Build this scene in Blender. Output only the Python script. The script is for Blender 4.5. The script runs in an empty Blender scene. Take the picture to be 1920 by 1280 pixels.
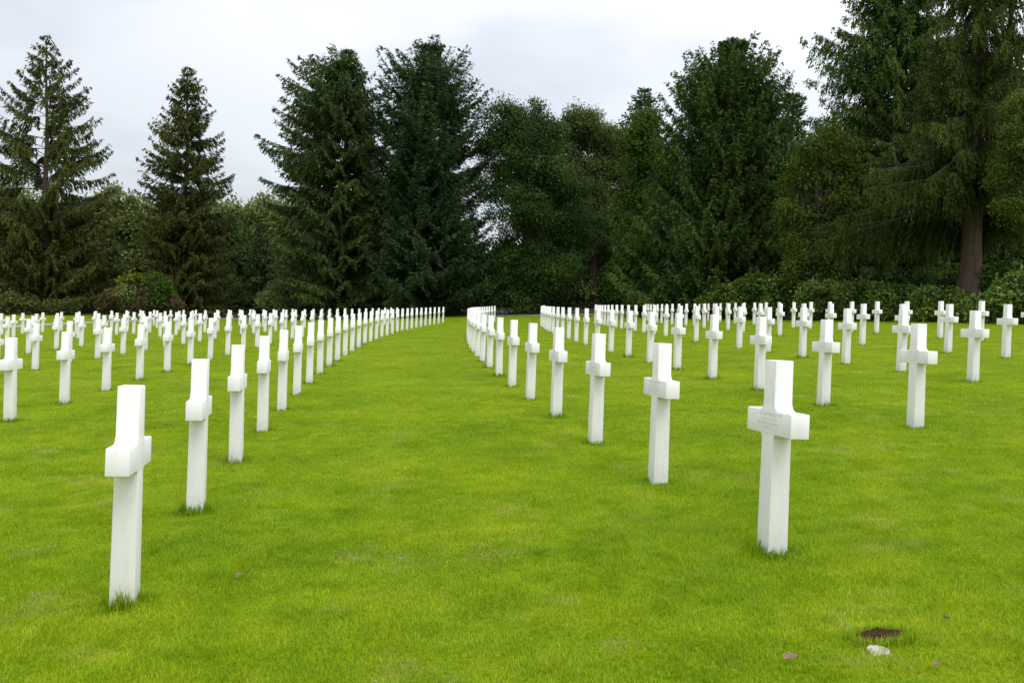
import bpy, bmesh, math, random
import numpy as np
from mathutils import Matrix, Vector

SC = bpy.context.scene
COL = SC.collection
S = 1.05                       # metres per cross height
rng = np.random.default_rng(7)

# ------------------------------------------------------------------ site survey
F, PITCH, ROLL = 1740.0, 0.0168, 0.03416
Q = [0.57886, 1.09686, 0.71761, 0.02266, -0.10491, -0.08475, -0.02622, -0.00637, -0.01408, -0.00681]
CX, CY, R0, DR, ST, TH = 223.61, 42.1745, 225.3612, 3.1533, 1.86173, 3.0665
EYE = 1.3744


def poly(x, y):                # lawn height relative to the eye, in cross heights
    u = x / 20; v = (y - 25) / 25
    return (-Q[0] + Q[1]*u + Q[2]*v + Q[3]*u*u + Q[4]*u*v + Q[5]*v*v
            + Q[6]*u**3 + Q[7]*u*u*v + Q[8]*u*v*v + Q[9]*v**3)


def look(px, py, d):           # photo pixel + distance -> point (cross heights, eye at 0)
    X0, Y0 = px - 960, py - 640
    c, s = math.cos(ROLL), math.sin(ROLL)
    X = X0*c + Y0*s; Y = -X0*s + Y0*c
    cp, sp = math.cos(PITCH), math.sin(PITCH)
    xc, zc = X/F, -Y/F
    return np.array([xc, cp + zc*sp, -sp + zc*cp])*d


PATH = [(-160, 628, 47), (-60, 619, 52), (22, 612.5, 57.9), (95, 608.3, 63), (170, 604.6, 70), (230, 602.2, 76), (287, 600.7, 80), (364, 598.8, 84), (500, 596.8, 86),
        (650, 594.9, 84), (840, 592.7, 80), (1005, 590.8, 77), (1100, 589.6, 74), (1200, 588.6, 71), (1300, 588, 67)]
ctrl = []
for y in np.arange(-12, 58, 7.0):
    for x in np.arange(-30, 19, 6.0):
        if abs(x) < 8 + .62*max(y, 0):
            ctrl.append((x, y, poly(x, y)))
pathpts = [look(*p) for p in PATH]
ctrl += [tuple(p) for p in pathpts]
for (px, py, d) in [(300, 586, 100), (600, 585, 100), (900, 578, 100), (1150, 570, 95), (0, 592, 80), (-150, 600, 70),
                    (1500, 585, 78), (1800, 575, 70), (2100, 590, 60), (1500, 560, 110), (600, 575, 150), (1200, 560, 150), (100, 585, 150)]:
    ctrl.append(tuple(look(px, py, d)))
for (px, py, d) in [(1400, 597, 62), (1500, 599, 55.2), (1660, 602, 45.3), (1850, 607, 37)]:
    ctrl.append(tuple(look(px, py, d)))
ctrl += [(-60, 10, -3.4), (45, 5, .6), (40, -20, 0), (-40, -25, -3.2)]
ctrl = np.array(ctrl)


def _k(r2):
    r2 = np.maximum(r2, 1e-9)
    return .5*r2*np.log(r2)


_n = len(ctrl)
_A = np.zeros((_n+3, _n+3))
_d2 = ((ctrl[:, None, :2] - ctrl[None, :, :2])**2).sum(-1)
_A[:_n, :_n] = _k(_d2) + np.eye(_n)*2.0
_A[:_n, _n:] = np.c_[np.ones(_n), ctrl[:, :2]]
_A[_n:, :_n] = _A[:_n, _n:].T
_w = np.linalg.solve(_A, np.r_[ctrl[:, 2], 0, 0, 0])


def tps(x, y):
    x = np.asarray(x, float); y = np.asarray(y, float)
    sh = x.shape; x = x.ravel(); y = y.ravel(); out = np.empty(len(x))
    for a in range(0, len(x), 40000):
        xx, yy = x[a:a+40000], y[a:a+40000]
        d2 = (xx[:, None]-ctrl[None, :, 0])**2 + (yy[:, None]-ctrl[None, :, 1])**2
        out[a:a+40000] = _k(d2) @ _w[:_n] + _w[_n] + _w[_n+1]*xx + _w[_n+2]*yy
    return out.reshape(sh)


_gx = np.r_[np.arange(-120, -40, 2.0), np.arange(-40, 40, .5), np.arange(40, 121, 2.0)]
_gy = np.r_[np.arange(-24, 70, .5), np.arange(70, 181, 2.0)]
_GZ = (tps(*np.meshgrid(_gx, _gy)) + EYE)*S     # metres, on the grid


def gz(x, y):                  # height of the ground sheet, world metres
    x = np.clip(np.asarray(x, float)/S, _gx[0], _gx[-1]-1e-6); y = np.clip(np.asarray(y, float)/S, _gy[0], _gy[-1]-1e-6)
    i = np.clip(np.searchsorted(_gx, x, 'right')-1, 0, len(_gx)-2)
    j = np.clip(np.searchsorted(_gy, y, 'right')-1, 0, len(_gy)-2)
    u = (x-_gx[i])/(_gx[i+1]-_gx[i]); v = (y-_gy[j])/(_gy[j+1]-_gy[j])
    return (_GZ[j, i]*(1-u)*(1-v) + _GZ[j, i+1]*u*(1-v) + _GZ[j+1, i]*(1-u)*v + _GZ[j+1, i+1]*u*v)


CAMZ = EYE*S


def at(px, py, d):             # d in metres of depth -> world point
    p = look(px, py, d)
    return Vector((p[0], p[1], p[2] + CAMZ))


def ground_at(px, d):          # world point on the ground under photo column px
    p = at(px, 590, d)
    return Vector((p.x, p.y, float(gz(p.x, p.y))))


# ------------------------------------------------------------------ helpers
def vnoise(x, y, sc, seed=0):
    x = np.asarray(x)/sc + 57.3; y = np.asarray(y)/sc + 91.7
    xi = np.floor(x).astype(np.int64); yi = np.floor(y).astype(np.int64)
    fx = x-xi; fy = y-yi; fx = fx*fx*(3-2*fx); fy = fy*fy*(3-2*fy)

    def h(a, b):
        n = (a*374761393 + b*668265263 + seed*69069) & 0xffffffff
        n = ((n ^ (n >> 13))*1274126177) & 0xffffffff
        return ((n ^ (n >> 16)) & 0xffff)/65535.0
    return (h(xi, yi)*(1-fx)*(1-fy) + h(xi+1, yi)*fx*(1-fy) + h(xi, yi+1)*(1-fx)*fy + h(xi+1, yi+1)*fx*fy)


def mesh_np(name, verts, faces4=None, faces3=None, tint=None, smooth=False):
    me = bpy.data.meshes.new(name)
    verts = np.asarray(verts, np.float32)
    f4 = np.zeros((0, 4), np.int32) if faces4 is None else np.asarray(faces4, np.int32)
    f3 = np.zeros((0, 3), np.int32) if faces3 is None else np.asarray(faces3, np.int32)
    me.vertices.add(len(verts)); me.vertices.foreach_set('co', verts.ravel())
    nl = len(f4)*4 + len(f3)*3
    me.loops.add(nl); me.loops.foreach_set('vertex_index', np.r_[f4.ravel(), f3.ravel()].astype(np.int32))
    me.polygons.add(len(f4)+len(f3))
    st = np.r_[np.arange(len(f4))*4, len(f4)*4 + np.arange(len(f3))*3].astype(np.int32)
    me.polygons.foreach_set('loop_start', st)
    if smooth:
        me.polygons.foreach_set('use_smooth', np.ones(len(st), bool))
    if tint is not None:
        a = me.attributes.new('tint', 'FLOAT', 'FACE'); a.data.foreach_set('value', np.asarray(tint, np.float32))
    me.update(calc_edges=True)
    return me


def link(name, me, mat=None, parent=None, loc=None, **props):
    o = bpy.data.objects.new(name, me)
    COL.objects.link(o)
    if mat is not None and me is not None and len(me.materials) == 0:
        me.materials.append(mat)
    if parent is not None:
        o.parent = parent
    if loc is not None:
        o.location = loc
    for k, v in props.items():
        o[k] = v
    return o


def bm_mesh(name, bm):
    me = bpy.data.meshes.new(name); bm.to_mesh(me); bm.free(); return me


def tube(V, F4, pts, rad, seg=7):
    """append a tapering tube to the lists V, F4"""
    pts = np.asarray(pts, float); n = len(pts)
    t = np.gradient(pts, axis=0); t /= np.linalg.norm(t, axis=1)[:, None] + 1e-9
    ref = np.array([0, 0, 1.0]) if abs(t[0][2]) < .9 else np.array([1.0, 0, 0])
    a = np.cross(t, ref); a /= np.linalg.norm(a, axis=1)[:, None] + 1e-9
    b = np.cross(t, a)
    base = sum(len(v) for v in V)
    ang = np.arange(seg)*2*math.pi/seg
    ring = pts[:, None, :] + np.asarray(rad)[:, None, None]*(np.cos(ang)[None, :, None]*a[:, None, :] + np.sin(ang)[None, :, None]*b[:, None, :])
    V.append(ring.reshape(-1, 3))
    i = np.arange(n-1)[:, None]*seg; j = np.arange(seg)[None, :]; j2 = (j+1) % seg
    F4.append(np.stack([i+j, i+j2, i+seg+j2, i+seg+j], -1).reshape(-1, 4) + base)


def leaves(C, D, N, L, W):
    """rhombic leaves: centre-base C, direction D, side from normal N"""
    D = D/(np.linalg.norm(D, axis=1)[:, None]+1e-9)
    s = np.cross(D, N); s /= np.linalg.norm(s, axis=1)[:, None]+1e-9
    L = L[:, None]; W = W[:, None]
    v = np.stack([C, C + D*L*.45 + s*W*.5, C + D*L, C + D*L*.45 - s*W*.5], 1).reshape(-1, 3)
    f = np.arange(len(C)*4).reshape(-1, 4)
    return v, f


# ------------------------------------------------------------------ materials
def new_mat(name):
    m = bpy.data.materials.new(name); m.use_nodes = True
    nt = m.node_tree; nt.nodes.clear()
    return m, nt, nt.nodes, nt.links


def N_(nodes, t, **kw):
    n = nodes.new(t)
    for k, v in kw.items():
        if isinstance(k, str) and hasattr(n, k):
            setattr(n, k, v)
    return n


def noise(nodes, links, vec, scale, detail=3, rough=.55):
    n = nodes.new('ShaderNodeTexNoise'); n.inputs['Scale'].default_value = scale
    n.inputs['Detail'].default_value = detail; n.inputs['Roughness'].default_value = rough
    links.new(vec, n.inputs['Vector']); return n.outputs['Fac']


def ramp(nodes, links, fac, stops):
    r = nodes.new('ShaderNodeValToRGB'); el = r.color_ramp.elements
    el[0].position, el[0].color = stops[0][0], (*stops[0][1], 1)
    el[1].position, el[1].color = stops[-1][0], (*stops[-1][1], 1)
    for p, c in stops[1:-1]:
        e = el.new(p); e.color = (*c, 1)
    links.new(fac, r.inputs[0]); return r.outputs[0]


def mix(nodes, links, fac, a, b, mode='MIX'):
    n = nodes.new('ShaderNodeMix'); n.data_type = 'RGBA'; n.blend_type = mode
    for sock, v in ((n.inputs[0], fac), (n.inputs[6], a), (n.inputs[7], b)):
        if isinstance(v, (int, float)):
            sock.default_value = v
        elif isinstance(v, tuple):
            sock.default_value = (*v, 1)
        else:
            links.new(v, sock)
    return n.outputs[2]


def foliage_mat(name, dark, mid, light, trans=.25, nscale=.35, rough=.6, spec=.04):
    m, nt, nd, ln = new_mat(name)
    at_ = N_(nd, 'ShaderNodeAttribute', attribute_name='tint')
    geo = nd.new('ShaderNodeNewGeometry')
    n1 = noise(nd, ln, geo.outputs['Position'], nscale, 2)
    mth = N_(nd, 'ShaderNodeMath', operation='MULTIPLY_ADD'); ln.new(n1, mth.inputs[0]); mth.inputs[1].default_value = .9
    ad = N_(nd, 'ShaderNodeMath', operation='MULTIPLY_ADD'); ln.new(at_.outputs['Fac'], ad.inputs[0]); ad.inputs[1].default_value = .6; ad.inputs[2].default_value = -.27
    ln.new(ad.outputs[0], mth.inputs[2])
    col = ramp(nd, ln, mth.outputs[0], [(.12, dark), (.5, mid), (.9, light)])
    p = nd.new('ShaderNodeBsdfPrincipled'); ln.new(col, p.inputs['Base Color']); p.inputs['Roughness'].default_value = rough
    p.inputs['Specular IOR Level'].default_value = spec
    tr = nd.new('ShaderNodeBsdfTranslucent'); ln.new(col, tr.inputs['Color'])
    ms = nd.new('ShaderNodeMixShader'); ms.inputs[0].default_value = trans
    ln.new(p.outputs[0], ms.inputs[1]); ln.new(tr.outputs[0], ms.inputs[2])
    out = nd.new('ShaderNodeOutputMaterial'); ln.new(ms.outputs[0], out.inputs[0])
    return m


def bark_mat(name, a, b, scale=9):
    m, nt, nd, ln = new_mat(name)
    geo = nd.new('ShaderNodeNewGeometry')
    mp = nd.new('ShaderNodeMapping'); mp.inputs['Scale'].default_value = (1, 1, .25); ln.new(geo.outputs['Position'], mp.inputs[0])
    n1 = noise(nd, ln, mp.outputs[0], scale, 6, .7)
    col = ramp(nd, ln, n1, [(.3, a), (.7, b)])
    p = nd.new('ShaderNodeBsdfPrincipled'); ln.new(col, p.inputs['Base Color']); p.inputs['Roughness'].default_value = .9
    bp = nd.new('ShaderNodeBump'); bp.inputs['Strength'].default_value = .6; bp.inputs['Distance'].default_value = .03
    ln.new(n1, bp.inputs['Height']); ln.new(bp.outputs[0], p.inputs['Normal'])
    out = nd.new('ShaderNodeOutputMaterial'); ln.new(p.outputs[0], out.inputs[0])
    return m


def grass_color(nd, ln, tint=None):
    geo = nd.new('ShaderNodeNewGeometry')
    pos = geo.outputs['Position']
    n1 = noise(nd, ln, pos, .85, 4, .65)
    n2 = noise(nd, ln, pos, 5.0, 3, .6)
    n3 = noise(nd, ln, pos, 1.9, 5, .7)
    base = ramp(nd, ln, n1, [(.34, GD), (.5, GM), (.66, GL)])
    c = mix(nd, ln, .35, base, ramp(nd, ln, n2, [(.36, GD), (.64, GL)]))
    straw = ramp(nd, ln, n3, [(.56, (0, 0, 0)), (.72, (1, 1, 1))])
    sep = nd.new('ShaderNodeSeparateColor'); ln.new(straw, sep.inputs[0])
    mm = N_(nd, 'ShaderNodeMath', operation='MULTIPLY'); ln.new(sep.outputs[0], mm.inputs[0]); mm.inputs[1].default_value = .36
    c = mix(nd, ln, mm.outputs[0], c, GS)
    return c


GD, GM, GL, GS = (.188, .322, .004), (.272, .408, .006), (.368, .482, .012), (.54, .47, .14)


def lawn_mats():
    m, nt, nd, ln = new_mat('lawn_ground')
    c = grass_color(nd, ln)
    geo = nd.new('ShaderNodeNewGeometry')
    nf = noise(nd, ln, geo.outputs['Position'], 45, 3, .7)
    c2 = mix(nd, ln, 1.0, c, ramp(nd, ln, nf, [(.3, (.34, .33, .3)), (.7, (.66, .64, .6))]), 'MULTIPLY')
    p = nd.new('ShaderNodeBsdfPrincipled'); ln.new(c2, p.inputs['Base Color']); p.inputs['Roughness'].default_value = .95
    p.inputs['Specular IOR Level'].default_value = .05
    bp = nd.new('ShaderNodeBump'); bp.inputs['Strength'].default_value = .6; bp.inputs['Distance'].default_value = .03
    ln.new(nf, bp.inputs['Height']); ln.new(bp.outputs[0], p.inputs['Normal'])
    out = nd.new('ShaderNodeOutputMaterial'); ln.new(p.outputs[0], out.inputs[0])
    g, nt, nd, ln = new_mat('grass_blades')
    c = grass_color(nd, ln)
    at_ = N_(nd, 'ShaderNodeAttribute', attribute_name='tint')
    k = ramp(nd, ln, at_.outputs['Fac'], [(0, (.55, .72, .8)), (.35, (.95, .98, 1)), (.7, (1.08, 1.05, 1)), (.9, (1.35, 1.12, 3)), (1, (1.9, 1.25, 14))])
    c = mix(nd, ln, 1.0, c, k, 'MULTIPLY')
    gt = N_(nd, 'ShaderNodeMath', operation='GREATER_THAN'); ln.new(at_.outputs['Fac'], gt.inputs[0]); gt.inputs[1].default_value = 1.1
    c = mix(nd, ln, gt.outputs[0], c, (.16, .09, .042))
    p = nd.new('ShaderNodeBsdfPrincipled'); ln.new(c, p.inputs['Base Color']); p.inputs['Roughness'].default_value = .5
    p.inputs['Specular IOR Level'].default_value = .12
    tr = nd.new('ShaderNodeBsdfTranslucent'); ln.new(c, tr.inputs['Color'])
    ms = nd.new('ShaderNodeMixShader'); ms.inputs[0].default_value = .4
    ln.new(p.outputs[0], ms.inputs[1]); ln.new(tr.outputs[0], ms.inputs[2])
    out = nd.new('ShaderNodeOutputMaterial'); ln.new(ms.outputs[0], out.inputs[0])
    return m, g


def marble_mat():
    m, nt, nd, ln = new_mat('white_marble')
    tc = nd.new('ShaderNodeTexCoord'); geo = nd.new('ShaderNodeNewGeometry')
    mp = nd.new('ShaderNodeMapping'); mp.inputs['Scale'].default_value = (1, 1, .18); ln.new(geo.outputs['Position'], mp.inputs[0])
    v = noise(nd, ln, mp.outputs[0], 14, 6, .7)
    col = ramp(nd, ln, v, [(.30, (.78, .757, .755)), (.5, (.845, .825, .825)), (.75, (.865, .848, .850))])
    # weathering: grey-green splash near the foot, faint run marks
    sx = nd.new('ShaderNodeSeparateXYZ'); ln.new(tc.outputs['Object'], sx.inputs[0])
    mr = nd.new('ShaderNodeMapRange'); mr.inputs[1].default_value = 0; mr.inputs[2].default_value = .16; mr.inputs[3].default_value = .8; mr.inputs[4].default_value = 0
    ln.new(sx.outputs[2], mr.inputs[0])
    n2 = noise(nd, ln, geo.outputs['Position'], 22, 5, .7)
    mm = N_(nd, 'ShaderNodeMath', operation='MULTIPLY'); ln.new(mr.outputs[0], mm.inputs[0]); ln.new(n2, mm.inputs[1])
    col = mix(nd, ln, mm.outputs[0], col, (.42, .43, .33))
    n3 = noise(nd, ln, mp.outputs[0], 34, 4, .6)
    st = ramp(nd, ln, n3, [(.62, (1, 1, 1)), (.80, (.90, .89, .85))])
    col = mix(nd, ln, 1.0, col, st, 'MULTIPLY')
    p = nd.new('ShaderNodeBsdfPrincipled'); ln.new(col, p.inputs['Base Color']); p.inputs['Roughness'].default_value = .62
    p.inputs['Specular IOR Level'].default_value = .25
    out = nd.new('ShaderNodeOutputMaterial')
    bp = nd.new('ShaderNodeBump'); bp.inputs['Strength'].default_value = .12; bp.inputs['Distance'].default_value = .002
    ln.new(noise(nd, ln, geo.outputs['Position'], 160, 3), bp.inputs['Height']); ln.new(bp.outputs[0], p.inputs['Normal'])
    ln.new(p.outputs[0], out.inputs[0])
    return m


def plain_mat(name, a, b, scale, rough=.85, bump=0, bdist=.01):
    m, nt, nd, ln = new_mat(name)
    geo = nd.new('ShaderNodeNewGeometry')
    n1 = noise(nd, ln, geo.outputs['Position'], scale, 5, .7)
    col = ramp(nd, ln, n1, [(.3, a), (.7, b)])
    p = nd.new('ShaderNodeBsdfPrincipled'); ln.new(col, p.inputs['Base Color']); p.inputs['Roughness'].default_value = rough
    if bump:
        bp = nd.new('ShaderNodeBump'); bp.inputs['Strength'].default_value = bump; bp.inputs['Distance'].default_value = bdist
        ln.new(n1, bp.inputs['Height']); ln.new(bp.outputs[0], p.inputs['Normal'])
    out = nd.new('ShaderNodeOutputMaterial'); ln.new(p.outputs[0], out.inputs[0])
    return m


M_LAWN, M_BLADE = lawn_mats()
M_MARBLE = marble_mat()
M_CUT = plain_mat('engraved_marble', (.66, .66, .64), (.70, .70, .68), 60)
M_PATH = plain_mat('path_gravel', (.20, .195, .19), (.30, .29, .28), 6, .95)
M_SOIL = plain_mat('soil', (.022, .014, .007), (.125, .080, .042), 60, 1.0, 1.0, .03)
M_SOIL.node_tree.nodes['Principled BSDF'].inputs['Specular IOR Level'].default_value = 0
M_STONE = plain_mat('marker_stone', (.33, .30, .26), (.48, .44, .39), 30, .8, .3)
M_LEAFDRY = plain_mat('dry_leaf', (.28, .20, .11), (.46, .35, .22), 40, .8)
M_BARK = bark_mat('spruce_bark', (.050, .036, .028), (.13, .095, .075))
M_BARK2 = bark_mat('dark_bark', (.035, .028, .022), (.085, .068, .052))
M_BARKR = bark_mat('reddish_bark', (.052, .034, .026), (.130, .086, .064), 5)
M_STUB = plain_mat('pale_dead_wood', (.32, .29, .24), (.5, .47, .42), 5)
FM = {
    'olive': foliage_mat('olive_spruce_needles', (0.0385, 0.0508, 0.0130), (0.0836, 0.1037, 0.0250), (0.1650, 0.1814, 0.0480)),
    'dark': foliage_mat('dark_spruce_needles', (0.0287, 0.0500, 0.0168), (0.0725, 0.1170, 0.0328), (0.1610, 0.2139, 0.0590)),
    'blue': foliage_mat('blue_green_fir_needles', (0.0252, 0.0478, 0.0206), (0.0588, 0.1043, 0.0411), (0.1296, 0.1958, 0.0760)),
    'green': foliage_mat('deep_green_spruce_needles', (0.0264, 0.0536, 0.0135), (0.0693, 0.1197, 0.0270), (0.1485, 0.2205, 0.0513)),
    'leaf': foliage_mat('dark_green_leaves', (.019, .042, .011), (.046, .090, .020), (.098, .158, .033)),
    'beech': foliage_mat('bronze_beech_leaves', (0.0303, 0.0525, 0.0135), (0.0694, 0.1020, 0.0243), (0.1358, 0.1823, 0.0432)),
    'lime': foliage_mat('yellow_green_leaves', (.032, .058, .011), (.082, .125, .020), (.160, .215, .038)),
    'wood': foliage_mat('woodland_leaves', (.060, .088, .026), (.150, .190, .058), (.290, .330, .115)),
    'hedge': foliage_mat('glossy_shrub_leaves', (0.0312, 0.0623, 0.0090), (0.0861, 0.1476, 0.0164), (0.1927, 0.2706, 0.0344), .15, .9, .4, .25),
    'brown': foliage_mat('russet_leaves', (.042, .040, .017), (.100, .080, .036), (.20, .145, .075)),
    'fresh': foliage_mat('mid_green_leaves', (0.0221, 0.0467, 0.0085), (0.0553, 0.1062, 0.0153), (0.1105, 0.1785, 0.0272)),
    'bright': foliage_mat('bright_green_leaves', (0.0450, 0.0638, 0.0060), (0.1125, 0.1425, 0.0112), (0.2250, 0.2325, 0.0225)),
    'weep': foliage_mat('weeping_spruce_needles', (.022, .036, .008), (.053, .076, .015), (.102, .126, .028), .2, .5),
}

# ------------------------------------------------------------------ world and light
world = bpy.data.worlds.new('World'); SC.world = world; world.use_nodes = True
nt = world.node_tree; nd = nt.nodes; ln = nt.links; nd.clear()
SUN_EL, SUN_AZ = math.radians(52), math.radians(152)      # azimuth clockwise from +Y: behind the camera, to the right
sky = nd.new('ShaderNodeTexSky'); sky.sky_type = 'NISHITA'; sky.sun_disc = False
sky.sun_elevation = SUN_EL; sky.sun_rotation = SUN_AZ
bg1 = nd.new('ShaderNodeBackground'); bg1.inputs[1].default_value = .04; ln.new(sky.outputs[0], bg1.inputs[0])
tc = nd.new('ShaderNodeTexCoord')
sep = nd.new('ShaderNodeSeparateXYZ'); ln.new(tc.outputs['Generated'], sep.inputs[0])
zc = N_(nd, 'ShaderNodeMath', operation='MAXIMUM'); ln.new(sep.outputs[2], zc.inputs[0]); zc.inputs[1].default_value = 0
zz = N_(nd, 'ShaderNodeMath', operation='ADD'); ln.new(zc.outputs[0], zz.inputs[0]); zz.inputs[1].default_value = .22
div = nd.new('ShaderNodeVectorMath'); div.operation = 'DIVIDE'; ln.new(tc.outputs['Generated'], div.inputs[0])
cmb = nd.new('ShaderNodeCombineXYZ')
for i in range(3):
    ln.new(zz.outputs[0], cmb.inputs[i])
ln.new(cmb.outputs[0], div.inputs[1])
n1 = noise(nd, ln, div.outputs[0], 1.3, 5, .5)
cloud = ramp(nd, ln, n1, [(.36, (.625, .635, .665)), (.5, (.75, .755, .775)), (.62, (.88, .88, .885))])
# overcast sky: brighter towards the zenith and towards the right
gr = nd.new('ShaderNodeMapRange'); gr.interpolation_type = 'SMOOTHSTEP'
for i, v in enumerate((.02, .95, .70, 2.35)):
    gr.inputs[i+1].default_value = v
ln.new(zc.outputs[0], gr.inputs[0])
xr = nd.new('ShaderNodeMapRange')
for i, v in enumerate((-.45, .35, .92, 1.30)):
    xr.inputs[i+1].default_value = v
ln.new(sep.outputs[0], xr.inputs[0])
mu = N_(nd, 'ShaderNodeMath', operation='MULTIPLY'); ln.new(gr.outputs[0], mu.inputs[0]); ln.new(xr.outputs[0], mu.inputs[1])
bg2 = nd.new('ShaderNodeBackground'); ln.new(cloud, bg2.inputs[0]); ln.new(mu.outputs[0], bg2.inputs[1])
add = nd.new('ShaderNodeAddShader'); ln.new(bg1.outputs[0], add.inputs[0]); ln.new(bg2.outputs[0], add.inputs[1])
wo = nd.new('ShaderNodeOutputWorld'); ln.new(add.outputs[0], wo.inputs[0])

sd = bpy.data.lights.new('sun', 'SUN'); sd.energy = 1.0; sd.angle = math.radians(28); sd.color = (1, .97, .93)
so = bpy.data.objects.new('sun', sd); COL.objects.link(so)
sv = Vector((math.sin(SUN_AZ)*math.cos(SUN_EL), math.cos(SUN_AZ)*math.cos(SUN_EL), math.sin(SUN_EL)))
so.rotation_euler = sv.to_track_quat('Z', 'Y').to_euler()

# ------------------------------------------------------------------ camera
cd = bpy.data.cameras.new('camera'); cam = bpy.data.objects.new('camera', cd); COL.objects.link(cam); SC.camera = cam
cd.sensor_width = 36; cd.lens = 36*F/1920; cd.clip_end = 3000; cd.clip_start = .05
fwd = Vector((0, math.cos(PITCH), -math.sin(PITCH))); up0 = Vector((0, math.sin(PITCH), math.cos(PITCH))); rt0 = Vector((1, 0, 0))
rt = rt0*math.cos(ROLL) + up0*math.sin(ROLL); up = up0*math.cos(ROLL) - rt0*math.sin(ROLL)
mw = Matrix.Identity(4)
for i in range(3):
    mw[i][0] = rt[i]; mw[i][1] = up[i]; mw[i][2] = -fwd[i]
mw.translation = Vector((0, 0, CAMZ)); cam.matrix_world = mw
SC.view_settings.view_transform = 'Standard'; SC.view_settings.look = 'None'
SC.view_settings.exposure = 0; SC.view_settings.gamma = 1
SC.render.engine = 'CYCLES'
SC.cycles.max_bounces = 6; SC.cycles.transmission_bounces = 4; SC.cycles.transparent_max_bounces = 4
SC.cycles.diffuse_bounces = 3

# ------------------------------------------------------------------ ground
GX, GY = np.meshgrid(_gx*S, _gy*S)
gv = np.stack([GX, GY, _GZ], -1).reshape(-1, 3)
ny, nx = GX.shape
ii = (np.arange(ny-1)[:, None]*nx + np.arange(nx-1)[None, :])
gf = np.stack([ii, ii+1, ii+nx+1, ii+nx], -1).reshape(-1, 4)
# skirt out to the horizon
bi = np.r_[np.arange(nx), np.arange(1, ny)*nx+nx-1, (ny-1)*nx+np.arange(nx-2, -1, -1), np.arange(ny-2, 0, -1)*nx]
bv = gv[bi].copy(); ctr = np.array([0, 80.0, 0])
dirv = bv - ctr; dirv[:, 2] = 0; ln_ = np.linalg.norm(dirv, axis=1)[:, None]
sk = ctr + dirv/ln_*1500; sk[:, 2] = -2.0
nb = len(bi); base = len(gv)
sf = np.stack([bi, base+np.arange(nb), base+(np.arange(nb)+1) % nb, np.roll(bi, -1)], -1)
link('ground', mesh_np('ground', np.r_[gv, sk], np.r_[gf, sf], smooth=True), M_LAWN, kind='structure', label='green lawn of the cemetery')

# path: a strip along the survey points
pp = np.array([[p[0]*S, p[1]*S] for p in pathpts])
tt = np.linspace(0, len(pp)-1, 180); ip = np.clip(tt.astype(int), 0, len(pp)-2); fr = (tt-ip)[:, None]


def cr(a):
    p0 = a[np.clip(ip-1, 0, None)]; p1 = a[ip]; p2 = a[ip+1]; p3 = a[np.clip(ip+2, None, len(a)-1)]
    return .5*((2*p1) + (-p0+p2)*fr + (2*p0-5*p1+4*p2-p3)*fr**2 + (-p0+3*p1-3*p2+p3)*fr**3)


pc = cr(pp); tg = np.gradient(pc, axis=0); tg /= np.linalg.norm(tg, axis=1)[:, None]
nn = np.c_[-tg[:, 1], tg[:, 0]]
PW = 1.25
pv = []
for o_ in (-PW, -.4, .4, PW):
    e = pc + nn*o_; pv.append(np.c_[e, gz(e[:, 0], e[:, 1]) + .02])
pv = np.stack(pv, 1).reshape(-1, 3); k = np.arange(len(pc)-1)[:, None]*4 + np.arange(3)[None, :]
pfc = np.stack([k, k+1, k+5, k+4], -1).reshape(-1, 4)
link('path', mesh_np('path', pv, pfc, smooth=True), M_PATH, kind='structure', label='pale gravel path along the far edge of the lawn')

# ------------------------------------------------------------------ crosses
PWID, PW2 = .0485*S, .0540*S          # half thickness of the post at top / at the foot
WX = 1.20                              # the post is this much wider than thick
AH, AZ0, AZ1 = .235*S, .622*S, .743*S  # arm half span, underside, top
HT = 1.0*S


def cross_mesh():
    def hw(z): return PW2 + (PWID-PW2)*np.clip(z/HT, -.3, 1)
    pts = []
    pts += [(-hw(-.25)*WX, -.25), (hw(-.25)*WX, -.25)]
    r1, r2 = .022*S, .044*S
    x0 = hw(AZ0)*WX
    for a in np.linspace(0, math.pi/2, 5):       # lower right fillet
        pts.append((x0 + r1 - r1*math.cos(a), AZ0 - r1 + r1*math.sin(a)))
    pts += [(AH, AZ0), (AH, AZ1)]
    x1 = hw(AZ1)*WX
    for a in np.linspace(0, math.pi/2, 6):       # upper right fillet
        pts.append((x1 + r2 - r2*math.sin(a), AZ1 + r2 - r2*math.cos(a)))
    pts += [(hw(HT)*WX, HT), (-hw(HT)*WX, HT)]
    right = pts[2:-2]
    pts += [(-x, z) for x, z in reversed(right)]
    bm = bmesh.new()
    fr_ = [bm.verts.new((x, -hw(z), z)) for x, z in pts]
    bk = [bm.verts.new((x, hw(z), z)) for x, z in pts]
    n = len(pts)
    for i in range(n):
        j = (i+1) % n
        bm.faces.new((fr_[i], fr_[j], bk[j], bk[i]))
    # fronts: post below, centre, arms, post above kept as one ngon each
    bm.faces.new(list(reversed(fr_))); bm.faces.new(bk)
    bmesh.ops.recalc_face_normals(bm, faces=bm.faces)
    sharp = [e for e in bm.edges if len(e.link_faces) == 2 and e.link_faces[0].normal.angle(e.link_faces[1].normal) > .6]
    bmesh.ops.bevel(bm, geom=sharp, offset=.0042, segments=2, profile=.5, affect='EDGES', clamp_overlap=True)
    bmesh.ops.triangulate(bm, faces=[f for f in bm.faces if len(f.verts) > 4])
    me = bm_mesh('marble_cross', bm)
    for p in me.polygons:
        p.use_smooth = True
    if hasattr(me, 'set_sharp_from_angle'):
        me.set_sharp_from_angle(angle=math.radians(28))
    return me


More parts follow.
